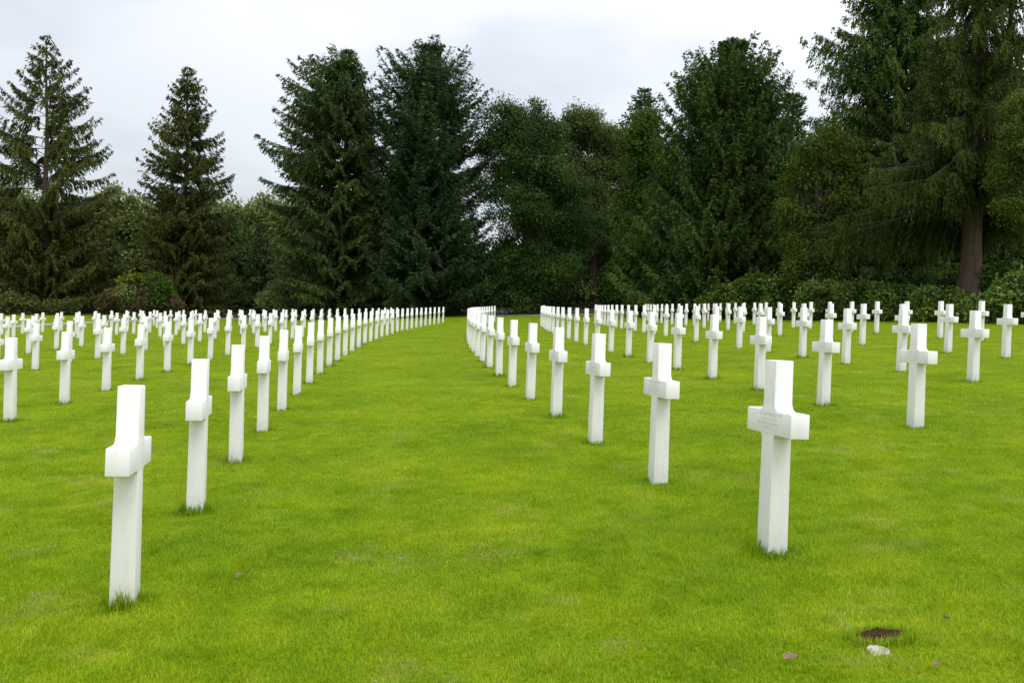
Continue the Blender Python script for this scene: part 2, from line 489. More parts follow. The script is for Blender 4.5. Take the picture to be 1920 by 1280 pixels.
def inscription_mesh(seed):
    """worn, unreadable rows of engraved strokes on the outer face of the arms"""
    r = random.Random(seed); V = []; Fc = []
    yf = -(PW2 + (PWID-PW2)*.69) - .0009
    zc = (AZ0+AZ1)/2
    for row, (zz, w, h) in enumerate([(zc+.036, .27, .017), (zc+.010, .20, .013), (zc-.014, .23, .013), (zc-.038, .17, .013)]):
        x = -w/2
        while x < w/2:
            cw = h*.62
            if r.random() < .16:
                x += cw; continue
            t = .0022
            segs = []
            if r.random() < .8: segs.append((x, zz, x+t, zz+h))
            if r.random() < .45: segs.append((x+cw-t, zz, x+cw, zz+h))
            if r.random() < .6: segs.append((x+t, zz+h-t, x+cw-t, zz+h))
            if r.random() < .4: segs.append((x+t, zz, x+cw-t, zz+t))
            if r.random() < .4: segs.append((x+t, zz+h*.5, x+cw-t, zz+h*.5+t))
            for a, b, c, d in segs:
                i = len(V); V += [(a, yf, b), (c, yf, b), (c, yf, d), (a, yf, d)]; Fc.append((i, i+1, i+2, i+3))
            x += cw*1.45
    return mesh_np('engraved_lettering', V, Fc)


CROSS = cross_mesh(); CROSS.materials.append(M_MARBLE)
INS = [inscription_mesh(s) for s in range(6)]
for m_ in INS:
    m_.materials.append(M_CUT)
ORD = ['zeroth', 'first', 'second', 'third', 'fourth', 'fifth', 'sixth', 'seventh', 'eighth', 'ninth', 'tenth', 'eleventh', 'twelfth', 'thirteenth', 'fourteenth', 'fifteenth',
       'sixteenth', 'seventeenth', 'eighteenth', 'nineteenth', 'twentieth', 'twenty-first', 'twenty-second', 'twenty-third', 'twenty-fourth', 'twenty-fifth', 'twenty-sixth',
       'twenty-seventh', 'twenty-eighth', 'twenty-ninth', 'thirtieth', 'thirty-first', 'thirty-second']
# row number k (0 = first row right of the aisle, 1 = first row left of it), phase along the arc, arc steps kept
ROWS = {0: .2759, 1: .6962, -1: .8933, -2: .5231, 2: .1100, 3: .5283, 4: .9648, 5: .3063, 6: .8708, 7: .4, -3: .1518, -4: .7766}
CROSSPTS = []
proto = None
cam_inv = cam.matrix_world.inverted()


def to_px(v):
    c = cam_inv @ Vector(v)
    if c.z > -.3:
        return None
    return (960 + F*c.x/-c.z, 640 - F*c.y/-c.z, -c.z)


for k, ph in ROWS.items():
    R = (R0 + k*DR)
    lst = []
    for a in range(0, {0: 30, 1: 30, -1: 27}.get(k, 34)):
        th = TH + (a+ph)*ST/R
        x, y = (CX + R*math.cos(th))*S, (CY + R*math.sin(th))*S
        z = float(gz(x, y))
        p = to_px((x, y, z + .6))
        if p is None or p[2] < 2.2 or p[0] < -150 or p[0] > 2070:
            continue
        e1 = to_px((x + AH*math.sin(th), y - AH*math.cos(th), z + .7)); e2 = to_px((x - AH*math.sin(th), y + AH*math.cos(th), z + .7))
        seen = e1 is not None and e2 is not None and max(e1[0], e2[0]) > 2 and min(e1[0], e2[0]) < 1918
        lst.append((p[2], a, th, x, y, z, seen))
    lst.sort()
    out_ = [t for t in lst if not t[6]]; lst = [t for t in lst if t[6]] + out_[-1:]
    nseen = sum(t[6] for t in lst)
    for n_, (dep, a, th, x, y, z, seen) in enumerate(lst):
        rr = random.Random(k*1000+a)
        if k > 0:
            rowname = 'the row left of the aisle' if k == 1 else 'the %s row left of the aisle' % ORD[k]
        else:
            rowname = 'the row right of the aisle' if k == 0 else 'the %s row right of the aisle' % ORD[1-k]
        last = n_ == nseen-1
        lab = 'white marble cross, %s from the near end of %s' % (ORD[n_+1], rowname)
        if n_ == 0:
            lab = 'white marble cross, nearest of %s' % rowname
        if last:
            lab = 'white marble cross standing at the far end of %s' % rowname
        if not seen:
            lab = 'white marble cross just outside the picture in %s' % rowname
        o = link('marble_cross', CROSS, None, None, (x, y, z), label=lab, category='grave marker', group='white marble crosses set out in curved rows on the lawn')
        # local -Y (the inscribed face) points away from the centre of the arcs
        o.rotation_euler = (rr.gauss(0, .004), rr.gauss(0, .004), th + math.pi/2 + .035 + rr.gauss(0, .012))
        CROSSPTS.append((x, y, dep))
        if dep < 26 and k <= 0:
            link('engraved_lettering', INS[(k*7+a) % 6], None, o)
print('CROSSES', len(CROSSPTS))
CP = np.array(CROSSPTS)

# ------------------------------------------------------------------ soil hole, marker stone, fallen leaves
def on_ground(px, py):
    for d in np.arange(1.5, 60, .02):
        p = at(px, py, d)
        if p.z <= float(gz(p.x, p.y)):
            return p
    return None


hole = on_ground(1648, 1196)
hv = []; hf = []
nr, ns = 7, 26
for i in range(nr+1):
    for j in range(ns):
        a = j*2*math.pi/ns; r = i/nr
        wob = .86 + .16*math.sin(2*a+.6) + .10*math.sin(5*a) + .06*math.sin(9*a+2)
        x = hole.x + .118*r*wob*math.cos(a); y = hole.y + .10*r*wob*math.sin(a)
        hv.append((x, y, float(gz(x, y)) + .006 + .010*(r**2)*(1-r)*4 + .005*rng.random()))
for i in range(nr):
    for j in range(ns):
        hf.append((i*ns+j, i*ns+(j+1) % ns, (i+1)*ns+(j+1) % ns, (i+1)*ns+j))
link('bare_soil', mesh_np('bare_soil', hv, hf, smooth=True), M_SOIL, label='small patch of bare brown soil in the lawn beside the pale marker stone', category='soil patch')
st = on_ground(1648, 1222)
bm = bmesh.new()
pts = [(-.050, .008), (-.030, .030), (.012, .031), (.044, .002), (.03, -.05), (-.04, -.05)]
lo = [bm.verts.new((x, y, -.05)) for x, y in pts]; hi = [bm.verts.new((x*.95, y*.95, .004 + .22*y)) for x, y in pts]
for i in range(6):
    j = (i+1) % 6; bm.faces.new((lo[i], lo[j], hi[j], hi[i]))
bm.faces.new(hi); bm.faces.new(list(reversed(lo)))
bmesh.ops.bevel(bm, geom=[e for e in bm.edges], offset=.002, segments=1, affect='EDGES')
link('marker_stone', bm_mesh('marker_stone', bm), M_STONE, None, (st.x, st.y, float(gz(st.x, st.y))+.004), label='flat pale stone sunk in the grass below the bare soil', category='stone')

for (px, py, sz, rot, lab) in [(1480, 1250, .034, .4, 'largest fallen brown leaf, in the grass left of the marker stone'), (447, 1091, .026, 1.2, 'fallen brown leaf in the grass right of the nearest left cross'),
                               (1773, 1171, .02, 2.2, 'small curled brown leaf in the grass right of the bare soil'), (1754, 1261, .021, .9, 'small brown leaf below and right of the marker stone'),
                               ]:
    g0 = on_ground(px, py)
    bm = bmesh.new(); n = 14
    for s_ in (0, 1):
        pass
    ring = []
    for j in range(n):
        a = j*2*math.pi/n; r = sz*(.62 + .38*abs(math.cos(2.5*a)))*(1.25 if j == 0 else 1)
        ring.append(bm.verts.new((r*math.cos(a), r*.7*math.sin(a), .010 + .35*abs(r*math.sin(a)) + .004*rng.random())))
    c0 = bm.verts.new((0, 0, .004)); tip = bm.verts.new((-sz*1.5, .006, .012))
    for j in range(n):
        bm.faces.new((c0, ring[j], ring[(j+1) % n]))
    bm.faces.new((ring[n//2], ring[n//2+1], tip))
    sol = bmesh.ops.solidify(bm, geom=list(bm.faces), thickness=.0012)
    link('fallen_leaf', bm_mesh('fallen_leaf', bm), M_LEAFDRY, None, (g0.x, g0.y, float(gz(g0.x, g0.y))+.022), label=lab, category='leaf', group='fallen leaves on the lawn').rotation_euler = (.25, -.1, rot)

# ------------------------------------------------------------------ grass
def blades(x, y, h, w, lean, az, tint, two):
    n = len(x)
    z = gz(x, y) - .004
    B = np.c_[x, y, z]
    sx, sy = np.cos(az), np.sin(az)
    side = np.c_[sx, sy, np.zeros(n)]; ld = np.c_[-sy, sx, np.zeros(n)]
    tip = B + ld*(lean*h)[:, None] + np.c_[np.zeros((n, 2)), h*np.sqrt(np.clip(1-lean**2*.6, .2, 1))]
    if two:
        midp = B + ld*(lean*h*.3)[:, None] + np.c_[np.zeros((n, 2)), h*.58]
        v = np.stack([B-side*w[:, None]/2, B+side*w[:, None]/2, midp+side*w[:, None]*.42, midp-side*w[:, None]*.42, tip], 1).reshape(-1, 3)
        i = np.arange(n)[:, None]*5
        return v, i+np.array([[0, 1, 2, 3]]), i+np.array([[3, 2, 4]]), tint, tint
    v = np.stack([B-side*w[:, None]/2, B+side*w[:, None]/2, tip], 1).reshape(-1, 3)
    i = np.arange(n)[:, None]*3
    return v, np.zeros((0, 4), int), i+np.array([[0, 1, 2]]), np.zeros(0), tint


def pathdist(x, y):
    out = np.full(len(x), 9e9)
    for q_ in pc[::3]:
        out = np.minimum(out, (x-q_[0])**2 + (y-q_[1])**2)
    return np.sqrt(out)


RHO, D0, D1, D2 = 15000.0, 1.2, 6.0, 92.0
parts = []
for (a, b, two) in ((D0, 14.0, True), (14.0, D2, False)):
    dd = np.linspace(a, b, 4000); dens = RHO*np.minimum(1, (D1/dd)**2)*(1.24*dd+5.6)
    cdf = np.cumsum(dens); tot = cdf[-1]*(dd[1]-dd[0]); cdf /= cdf[-1]
    n = int(tot)
    y = np.interp(rng.random(n), cdf, dd); x = (rng.random(n)*2-1)*(.62*y+2.8)
    # thin and thick places
    lush = vnoise(x, y, .8, 3)*.35 + vnoise(x, y, .22, 5)*.4 + vnoise(x, y, .08, 6)*.25
    keep = rng.random(n) < .62 + .7*lush
    ha = np.arctan2(y-hole.y, x-hole.x); hw_ = .82 + .16*np.sin(2*ha+.6) + .10*np.sin(5*ha)
    keep &= ((x-hole.x)/.112)**2 + ((y-hole.y)/.094)**2 > hw_**2
    keep &= ((x-st.x+.004)/.036)**2 + ((y-st.y-.024)/.018)**2 > 1
    x, y, lush = x[keep], y[keep], lush[keep]; n = len(x)
    if b > 30:
        k_ = (pathdist(x, y) > PW + .1); x, y, lush = x[k_], y[k_], lush[k_]; n = len(x)
    h = (.009 + .028*lush)*(.6 + .8*rng.random(n))*(1 + np.clip(y-20, 0, 60)/140)
    w = .0029*(.7+.6*rng.random(n))*np.maximum(1, y/7)**.85
    tint = np.clip(.36 + .20*rng.standard_normal(n) + .25*(vnoise(x, y, .45, 8)-.5), 0, .84)
    dry = rng.random(n) < (.035 + .18*np.clip(vnoise(x, y, .9, 12)-.62, 0, 1)*2)
    tint[dry] = .88 + .12*rng.random(dry.sum())
    h[dry] *= .8
    az = 6.0*vnoise(x, y, .30, 21) + 5.0*vnoise(x, y, .11, 22) + rng.normal(0, 1.5, n)
    parts.append(blades(x, y, h, w, .25+.6*rng.random(n), az, tint, two))
    print('blades', n)
# uncut tufts round the foot of each cross the mower cannot reach
tx, ty, th_, tw, tt_ = [], [], [], [], []
for (x, y, dep) in CROSSPTS:
    if dep > 45: continue
    n = int(1150 if dep < 6.6 else 700 if dep < 12 else 260 if dep < 22 else 90)
    n = int(n*(.6+.8*rng.random()))
    a = rng.random(n)*2*math.pi; r = .062 + np.abs(rng.normal(0, .062, n))
    tx.append(x+r*np.cos(a)*1.05); ty.append(y+r*np.sin(a)*1.05)
    hh = (.035+.075*rng.random()**1.4 if dep > 6.6 else .09)*np.exp(-((r-.06)/.075)**2)*(.2+1.0*rng.random(n)**1.3)*(.35 + 1.1*vnoise(x+a*.5, y+a*0, .4, 2)) + .014
    th_.append(hh); tw.append(np.full(n, .0042*max(1, dep/9))); tt_.append(np.clip(.16+.16*rng.standard_normal(n), 0, .8))
ax, ay, ah, aw, at_t = map(np.concatenate, (tx, ty, th_, tw, tt_))
n = len(ax)
parts.append(blades(ax, ay, ah, aw, .1+.55*rng.random(n), rng.random(n)*2*math.pi, at_t, True))
# long grass and roots round the hole
n = 1100
a = rng.random(n)*2*math.pi; r = .72 + .16*np.sin(2*a+.6) + .5*rng.random(n)
parts.append(blades(hole.x+.118*r*np.cos(a), hole.y-.012+.098*r*np.sin(a), .02+.035*rng.random(n), np.full(n, .003), .2+.6*rng.random(n), rng.random(n)*6.28, np.clip(.3+.3*rng.standard_normal(n), 0, 1), True))
n = 420                                        # dead roots lying in the hole
a = rng.random(n)*2*math.pi; r = .8*np.sqrt(rng.random(n))
parts.append(blades(hole.x+.118*r*np.cos(a), hole.y+.10*r*np.sin(a), .012+.022*rng.random(n), np.full(n, .0022), .5+.45*rng.random(n), rng.random(n)*6.28, np.full(n, 1.2), True))
V = []; F4 = []; F3 = []; T4 = []; T3 = []; off = 0
for v, f4, f3, t4, t3 in parts:
    V.append(v); F4.append(f4+off); F3.append(f3+off); T4.append(t4); T3.append(t3); off += len(v)
link('grass', mesh_np('grass', np.concatenate(V), np.concatenate(F4), np.concatenate(F3), np.r_[np.concatenate(T4), np.concatenate(T3)]), M_BLADE,
     kind='stuff', label='short mown lawn grass with longer tufts round the crosses', category='grass')
del V, F4, F3, parts

# ------------------------------------------------------------------ trees
def prof(tab, py):             # crown edges by photo height
    ys = [t[0] for t in tab]
    return np.interp(py, ys, [t[1] for t in tab]), np.interp(py, ys, [t[2] for t in tab])


def conifer(name, label, mat, d, base, top, tab, seed, whorl=.5, per=6, droop=.25, up=.12, weep=.3, spray=.34, fill=1.0, bark=None,
            trunk_r=.35, e_top=.55, e_bot=-.05, group=None, cat='tree', clear=0.0, fork=None, depth_scale=1.0, leafw=.34, twig=1.0, bare=.10, thick=1.25, low=1.0, front=0.0, top_open=1.0, wide=1.12):
    """trunk and a crown of real whorled branches; tab gives the silhouette (photo row, left, right)"""
    r_ = np.random.default_rng(seed)
    pb = ground_at(base[0], d); m = d/F
    ptop = at(top[0], top[1], d)
    H = ptop.z - pb.z
    root = link(name, None, None, None, pb, label=label, category=cat)
    if group: root['group'] = group
    dx = ptop.x - pb.x
    TV, TF = [], []; BV, BF = [], []
    zs = np.linspace(-.3, H*.985, 18)
    cxl = lambda z: dx*(z/H)**1.0
    tp = np.c_[cxl(np.maximum(zs, 0)) + .06*np.sin(zs*.5+seed), .05*np.cos(zs*.4+seed), zs]
    rad = trunk_r*(1 - np.clip(zs/H, 0, 1))**.8 + .02; rad[0] *= 1.35; rad[1] *= 1.1
    tube(TV, TF, tp, rad, 10)
    C, D, NN, L, W, TI = [], [], [], [], [], []
    z = H*.985
    ztop = H
    # pixel rows <-> height
    yb = to_px(pb)[1]; yt = to_px(ptop)[1]
    while z > H*clear + .25:
        fz = z/H
        py = yb + (yt-yb)*fz
        rise = (math.tan(e_bot + (e_top-e_bot)*fz**1.6) - droop*(1.15-fz*.8) + up)
        xl, xr_ = prof(tab, py)
        Rg = (xr_-xl)*.5*m
        for _ in range(3):
            pz = min(max(fz + .75*rise*Rg/H, 0.02), 1.0)
            xl, xr_ = prof(tab, yb + (yt-yb)*pz); Rg = (xr_-xl)*.5*m
        xc = base[0] + (top[0]-base[0])*fz
        RL, RR = max((xc-xl)*m*wide, .12), max((xr_-xc)*m*wide, .12)
        nb_ = max(4, int(per*(.75+.5*r_.random())*(1 if fz < .93 else .7)))
        a0 = r_.random()*6.28
        for b in range(nb_):
            az = a0 + b*2*math.pi/nb_ + r_.normal(0, .25)
            ca = math.cos(az)
            if fz < front and math.sin(az) < -.15: continue
            Rm = (RL+RR)/2
            Rb = Rm + (RR-Rm)*max(ca, 0) + (RL-Rm)*max(-ca, 0)
            if abs(math.sin(az)) > .5: Rb *= depth_scale
            Lb = Rb*(.80 + .30*r_.random())
            if r_.random() < .06 and wide > 1: Lb *= 1.12
            if Lb < .15: Lb = .15
            e = e_bot + (e_top-e_bot)*fz**1.6 + r_.normal(0, .08)
            npt = max(4, int(Lb/.22))
            s = np.linspace(0, 1, npt)
            rr = Lb*s*math.cos(e*.6)
            zz = z + r_.normal(0, .12) + Lb*(math.tan(e)*s - droop*s**1.6*(1.15-fz*.8) + up*s**4)
            bend = r_.normal(0, .12)*s**2
            P = np.c_[cxl(z)+rr*np.cos(az+bend), rr*np.sin(az+bend), np.maximum(zz, .15)]
            P[:, 2] = np.where(P[:, 2] > H-.5, H-.5+(P[:, 2]-H+.5)*.25, P[:, 2])
            tube(BV, BF, P, np.linspace(.012+.0065*Lb, .005, npt), 4)
            # twigs: flat sprays either side of the bough, hanging more where the tree weeps
            nt_ = max(5, int(Lb/.105*fill))
            ts = 1 - (1-bare)*r_.random(nt_)**1.1
            pos = np.stack([np.interp(ts, s, P[:, i]) for i in range(3)], 1)
            tan = np.stack([np.interp(ts, s, np.gradient(P[:, i])) for i in range(3)], 1); tan /= np.linalg.norm(tan, axis=1)[:, None]+1e-9
            side = np.cross(tan, [0, 0, 1.0]); side /= np.linalg.norm(side, axis=1)[:, None]+1e-9
            sg = np.where(r_.random(nt_) < .5, -1, 1)[:, None]
            tl = (.20 + .26*Lb*np.clip(1.02-ts, 0, 1)**.8)*(.6+.6*r_.random(nt_))*twig
            tl = np.minimum(tl, 1.3*twig)
            wk = weep*(.5+.9*r_.random(nt_))[:, None]
            td = tan*.6 + side*sg*.75/(1+weep*.6) + np.array([0, 0, -1.0])*wk + r_.normal(0, .08, (nt_, 3))
            td /= np.linalg.norm(td, axis=1)[:, None]
            cnt = np.maximum(3, (tl/(spray*.30)*thick).astype(int)+1)
            idx = np.repeat(np.arange(nt_), cnt)
            u = r_.random(len(idx))
            sagv = np.zeros((len(idx), 3)); sagv[:, 2] = -wk[idx, 0]*.4*u**2*tl[idx]
            c = pos[idx] + td[idx]*(u*tl[idx])[:, None] + sagv + r_.normal(0, .035, (len(idx), 3))
            dd_ = td[idx] + r_.normal(0, .30, (len(idx), 3)); dd_[:, 2] -= wk[idx, 0]*.5*u
            C.append(c); D.append(dd_)
            nn_ = r_.normal(0, .5, (len(idx), 3)); nn_[:, 2] += .9; NN.append(nn_)
            L.append(spray*(.5+.6*r_.random(len(idx)))); W.append(spray*leafw*(.6+.7*r_.random(len(idx))))
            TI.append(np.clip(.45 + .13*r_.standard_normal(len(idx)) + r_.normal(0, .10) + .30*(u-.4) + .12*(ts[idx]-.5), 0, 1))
        z -= whorl*(.7+.6*r_.random())*(1 if fz < .9 else .6)*(low if fz < .42 else 1)*(top_open if fz > .36 else 1)
    if fork is not None:
        for (z0, pts_, r0) in fork:
            P = np.array(pts_, float); tube(TV, TF, P, np.linspace(r0, .05, len(P)), 8)
    C = np.concatenate(C); D = np.concatenate(D); NN = np.concatenate(NN); L = np.concatenate(L); W = np.concatenate(W); TI = np.concatenate(TI)
    C[:, 2] = np.maximum(C[:, 2], .05)
    v, f = leaves(C, D, NN, L, W)
    link('trunk', mesh_np('trunk', np.concatenate(TV), np.concatenate(TF), smooth=True), bark or M_BARK, root)
    link('boughs', mesh_np('boughs', np.concatenate(BV), np.concatenate(BF), smooth=True), M_BARK2, root)
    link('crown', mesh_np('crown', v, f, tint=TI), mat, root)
    return len(f)


def broadleaf(name, label, mat, d, base, lobes, seed, leaf=.26, dens=1.0, trunk_r=.3, bark=None, group=None, cat='tree', clump=.95, upw=.25, asp=.62, branches=True, vary=.15):
    """trunk, limbs to clumps of leaves; lobes are (photo x, photo y, radius in photo px[, depth offset in radii])"""
    r_ = np.random.default_rng(seed); m = d/F
    pb = ground_at(base, d)
    root = link(name, None, None, None, pb, label=label, category=cat)
    if group: root['group'] = group
    cl = []
    for lb in lobes:
        c = np.array(at(lb[0], lb[1], d)) - np.array(pb); R = lb[2]*m
        oy = (lb[3] if len(lb) > 3 else r_.normal(0, .35))*R
        rc = clump*(.75+.1*R)
        nc = max(6, int(6.0*(R/rc)**2*dens))
        for _ in range(nc):
            v = r_.standard_normal(3); v /= np.linalg.norm(v)
            if v[1] > .5 and r_.random() < .5: v[1] *= -1     # the side away from the lawn is thinner
            rad = R*(1-.42*r_.random()**1.6)*(.88+.2*r_.random())
            p = c + v*rad*np.array([1, 1, .92]) + np.array([0, oy, 0])
            p[2] = max(p[2], rc*.4)
            cl.append((p, rc*(.5+.85*r_.random())))
    TV, TF = [], []
    top = max(c[0][2] for c in cl); cxm = np.mean([c[0][0] for c in cl]); cym = np.mean([c[0][1] for c in cl])
    zs = np.linspace(-.3, top*.8, 10); fz = np.clip(zs/top, 0, 1)
    tp = np.c_[cxm*fz, cym*fz, zs]; tube(TV, TF, tp, trunk_r*(1-fz*.95)+.02, 8)
    if branches:
        for (p, rc) in cl[::2]:
            z0 = max(.15*top, p[2]*(.45+.3*r_.random())); f0 = min(z0/top, .78)
            a = np.array([cxm*f0, cym*f0, z0]); mid_ = (a+p)/2 + np.array([0, 0, .12*np.linalg.norm(p-a)]) + r_.normal(0, .15, 3)
            tube(TV, TF, [a, (a+mid_)/2+r_.normal(0, .08, 3), mid_, p], [.05+trunk_r*.22, .06, .04, .015], 5)
    C, NN, TI, D = [], [], [], []
    for (p, rc) in cl:
        n = int(150*(rc/.9)**2*(.26/leaf)**1.6)
        v = r_.standard_normal((n, 3)); v /= np.linalg.norm(v, axis=1)[:, None]
        v[:, 2] = np.where((v[:, 2] < -.3) & (r_.random(n) < .6), -v[:, 2]*.6, v[:, 2])
        ax_ = 1 + r_.normal(0, .18, 3)
        q_ = p + v*(rc*(1.12-.75*r_.random(n)**1.2))[:, None]*ax_ + r_.normal(0, .10*rc, (n, 3))
        C.append(q_); NN.append(v + r_.normal(0, .5, (n, 3)) + np.array([0, 0, .5]))
        dd_ = np.cross(v, r_.standard_normal((n, 3))) + v*.5; dd_[:, 2] -= .15; D.append(dd_)
        TI.append(np.clip(.5 + r_.normal(0, vary) + .13*r_.standard_normal(n), 0, 1))
    C = np.concatenate(C); D = np.concatenate(D); NN = np.concatenate(NN); TI = np.concatenate(TI); n = len(C)
    C[:, 2] = np.maximum(C[:, 2], .04)
    v, f = leaves(C, D, NN, leaf*(.6+.8*r_.random(n)), leaf*asp*(.6+.8*r_.random(n)))
    if cat == 'tree':
        link('trunk', mesh_np('trunk', np.concatenate(TV), np.concatenate(TF), smooth=True), bark or M_BARK2, root)
        link('crown', mesh_np('crown', v, f, tint=TI), mat, root)
    else:
        link('stem', mesh_np('stem', np.concatenate(TV), np.concatenate(TF), smooth=True), bark or M_BARK2, root)
        link('foliage', mesh_np('foliage', v, f, tint=TI), mat, root)
    return n


NF = 0
# -- the two open spruces on the left
NF += conifer('spruce_tree', 'tall open spruce with see-through upper branches at the far left edge', FM['olive'], 97, (84, 585), (93, 62),
              [(62, 90, 96), (80, 78, 104), (100, 62, 118), (130, 48, 138), (160, 30, 158), (200, 12, 180), (240, -12, 192), (280, -25, 202), (330, -32, 206), (350, -38, 208), (420, -42, 212), (500, -48, 215), (575, -45, 205)],
              11, whorl=1.0, per=6, droop=.30, up=.26, weep=.8, spray=.33, fill=1.5, bare=.24, twig=.85, thick=1.8, low=.40, wide=1.05, trunk_r=.38, e_top=.5, e_bot=.12, leafw=.34)
NF += conifer('spruce_tree', 'slender pointed spruce standing alone, second tree from the left', FM['olive'], 94, (343, 585), (356, 120),
              [(120, 352, 358), (140, 342, 370), (180, 318, 388), (220, 300, 408), (240, 288, 420), (300, 274, 432), (330, 266, 446), (400, 262, 446), (480, 258, 446), (575, 264, 440)],
              12, whorl=.82, per=8, droop=.26, up=.22, weep=.6, spray=.31, fill=1.5, bare=.12, twig=.85, thick=2.1, low=.5, wide=.98, trunk_r=.34, e_top=.45, e_bot=.08)
# -- the pair of big dark firs
NF += conifer('fir_tree', 'big dark fir left of centre with a bent thin top', FM['dark'], 86, (640, 588), (655, 88),
              [(88, 651, 660), (106, 642, 668), (118, 600, 675), (150, 556, 696), (200, 538, 722), (240, 535, 722), (285, 508, 725), (310, 530, 728), (360, 520, 735), (430, 520, 740), (500, 528, 738), (580, 535, 730)],
              13, whorl=.75, per=12, droop=.30, up=.18, weep=.55, spray=.29, fill=1.6, twig=1.05, thick=1.5, low=.8, trunk_r=.5, e_top=.4, e_bot=.05, bark=M_BARK2, leafw=.36)
NF += conifer('fir_tree', 'broad blue-green fir with upswept tips beside the bent-topped fir', FM['blue'], 84, (798, 588), (808, 84),
              [(82, 790, 826), (94, 755, 852), (110, 735, 868), (135, 718, 885), (180, 706, 908), (230, 698, 902), (300, 690, 912), (350, 695, 912), (420, 690, 918), (480, 690, 922), (540, 694, 912), (580, 700, 905)],
              14, whorl=.75, per=12, droop=.2, up=.26, weep=.35, spray=.29, fill=1.6, twig=1.05, thick=1.5, low=.8, trunk_r=.55, e_top=.75, e_bot=.12, bark=M_BARK2, leafw=.34)
# -- centre broadleaves
NF += broadleaf('oak_tree', 'tall dark green broadleaf tree rising just right of the sky gap', FM['leaf'], 84, 985,
                [(985, 235, 52), (945, 235, 42), (1015, 262, 42), (935, 290, 42), (990, 310, 58), (1035, 330, 40), (925, 350, 34), (975, 390, 52), (1035, 400, 52), (1000, 455, 60), (1075, 420, 52), (1075, 370, 34), (960, 510, 52), (1030, 515, 52), (925, 545, 36), (985, 560, 45)],
                21, leaf=.20, trunk_r=.55, clump=1.05, dens=.95, vary=.2)
NF += broadleaf('beech_tree', 'bronze-green beech behind the dark broadleaf tree at the centre', FM['beech'], 92, 1110,
                [(1085, 245, 40), (1120, 255, 34), (1055, 275, 40), (1110, 310, 50), (1150, 285, 36), (1165, 325, 40), (1135, 250, 24), (1090, 370, 52), (1145, 390, 46), (1110, 450, 50), (1160, 470, 40), (1120, 530, 52), (1165, 550, 36), (1070, 540, 40)],
                22, leaf=.20, trunk_r=.45, dens=1.05, clump=1.0, vary=.2)
NF += conifer('fir_tree', 'small dark fir top showing behind the bronze beech', FM['blue'], 108, (1205, 580), (1208, 163),
              [(163, 1204, 1212), (185, 1188, 1222), (205, 1180, 1238), (235, 1164, 1250), (260, 1155, 1262), (330, 1140, 1270), (575, 1120, 1290)],
              15, whorl=.8, per=8, droop=.2, up=.3, weep=.3, spray=.45, fill=1.1, trunk_r=.4, e_top=.5, e_bot=.2)
NF += broadleaf('maple_tree', 'mid green round-headed tree left of the great dense spruce', FM['fresh'], 77, 1205,
                [(1212, 235, 28), (1195, 265, 32), (1200, 295, 38), (1225, 330, 42), (1190, 390, 38), (1195, 450, 40), (1180, 520, 42)], 23, leaf=.27, trunk_r=.3)
# -- big dense spruce
NF += conifer('spruce_tree', 'great dense dome-shaped spruce right of centre', FM['green'], 68, (1352, 580), (1372, 76),
              [(78, 1345, 1400), (88, 1316, 1420), (100, 1290, 1438), (130, 1268, 1458), (170, 1250, 1474), (215, 1232, 1482), (260, 1232, 1484), (320, 1215, 1496), (380, 1198, 1502), (440, 1170, 1505), (490, 1152, 1502), (540, 1152, 1495), (580, 1175, 1480)],
              16, wide=1.0, whorl=.46, per=16, droop=.22, up=.30, weep=.65, spray=.25, fill=1.5, twig=.9, thick=1.5, bare=.3, trunk_r=.6, e_top=.8, e_bot=.15, leafw=.40)
NF += conifer('spruce_tree', 'narrow spruce with feathery top leaning out behind the dense dome-shaped spruce', FM['dark'], 74, (1470, 580), (1486, 172),
              [(172, 1480, 1490), (195, 1464, 1506), (230, 1452, 1504), (270, 1440, 1515), (350, 1430, 1530), (575, 1420, 1540)],
              17, whorl=.45, per=7, droop=.1, up=.3, weep=.2, spray=.40, fill=1.1, trunk_r=.35, e_top=.9, e_bot=.2)
# -- right hand group
NF += broadleaf('birch_tree', 'yellow-green birch in front of the drooping spruces', FM['lime'], 54.5, 1520,
                [(1548, 248, 26), (1530, 275, 28), (1572, 285, 28), (1508, 300, 26), (1545, 320, 30), (1590, 330, 28), (1490, 345, 24), (1520, 365, 30), (1565, 375, 30), (1484, 395, 20), (1510, 415, 28), (1555, 425, 30), (1482, 450, 22), (1515, 465, 28), (1560, 475, 30), (1500, 505, 26), (1540, 520, 30)],
                24, leaf=.15, trunk_r=.14, dens=1.1, clump=.8)
NF += conifer('spruce_tree', 'tall dark spruce cut off by the top of the picture, pointed branches to the left', FM['green'], 57, (1690, 575), (1680, -210),
              [(-210, 1670, 1690), (-100, 1635, 1735), (0, 1608, 1765), (40, 1590, 1770), (80, 1568, 1775), (112, 1530, 1780), (130, 1552, 1780), (152, 1528, 1785), (175, 1556, 1785), (205, 1550, 1790), (260, 1560, 1800), (330, 1520, 1800), (420, 1490, 1790), (500, 1500, 1770), (560, 1550, 1760)],
              18, whorl=.52, per=14, wide=1.15, droop=.30, up=.16, weep=1.0, spray=.24, fill=1.7, thick=1.5, bare=.2, depth_scale=.7, trunk_r=.5, e_top=.5, e_bot=.0, leafw=.30, bark=M_BARK2)
FK = [(0, [(.2, 0, 5.0), (.9, .1, 7.0), (1.25, .15, 9.5), (1.45, .1, 13), (1.7, .1, 18), (1.9, .1, 24)], .27)]
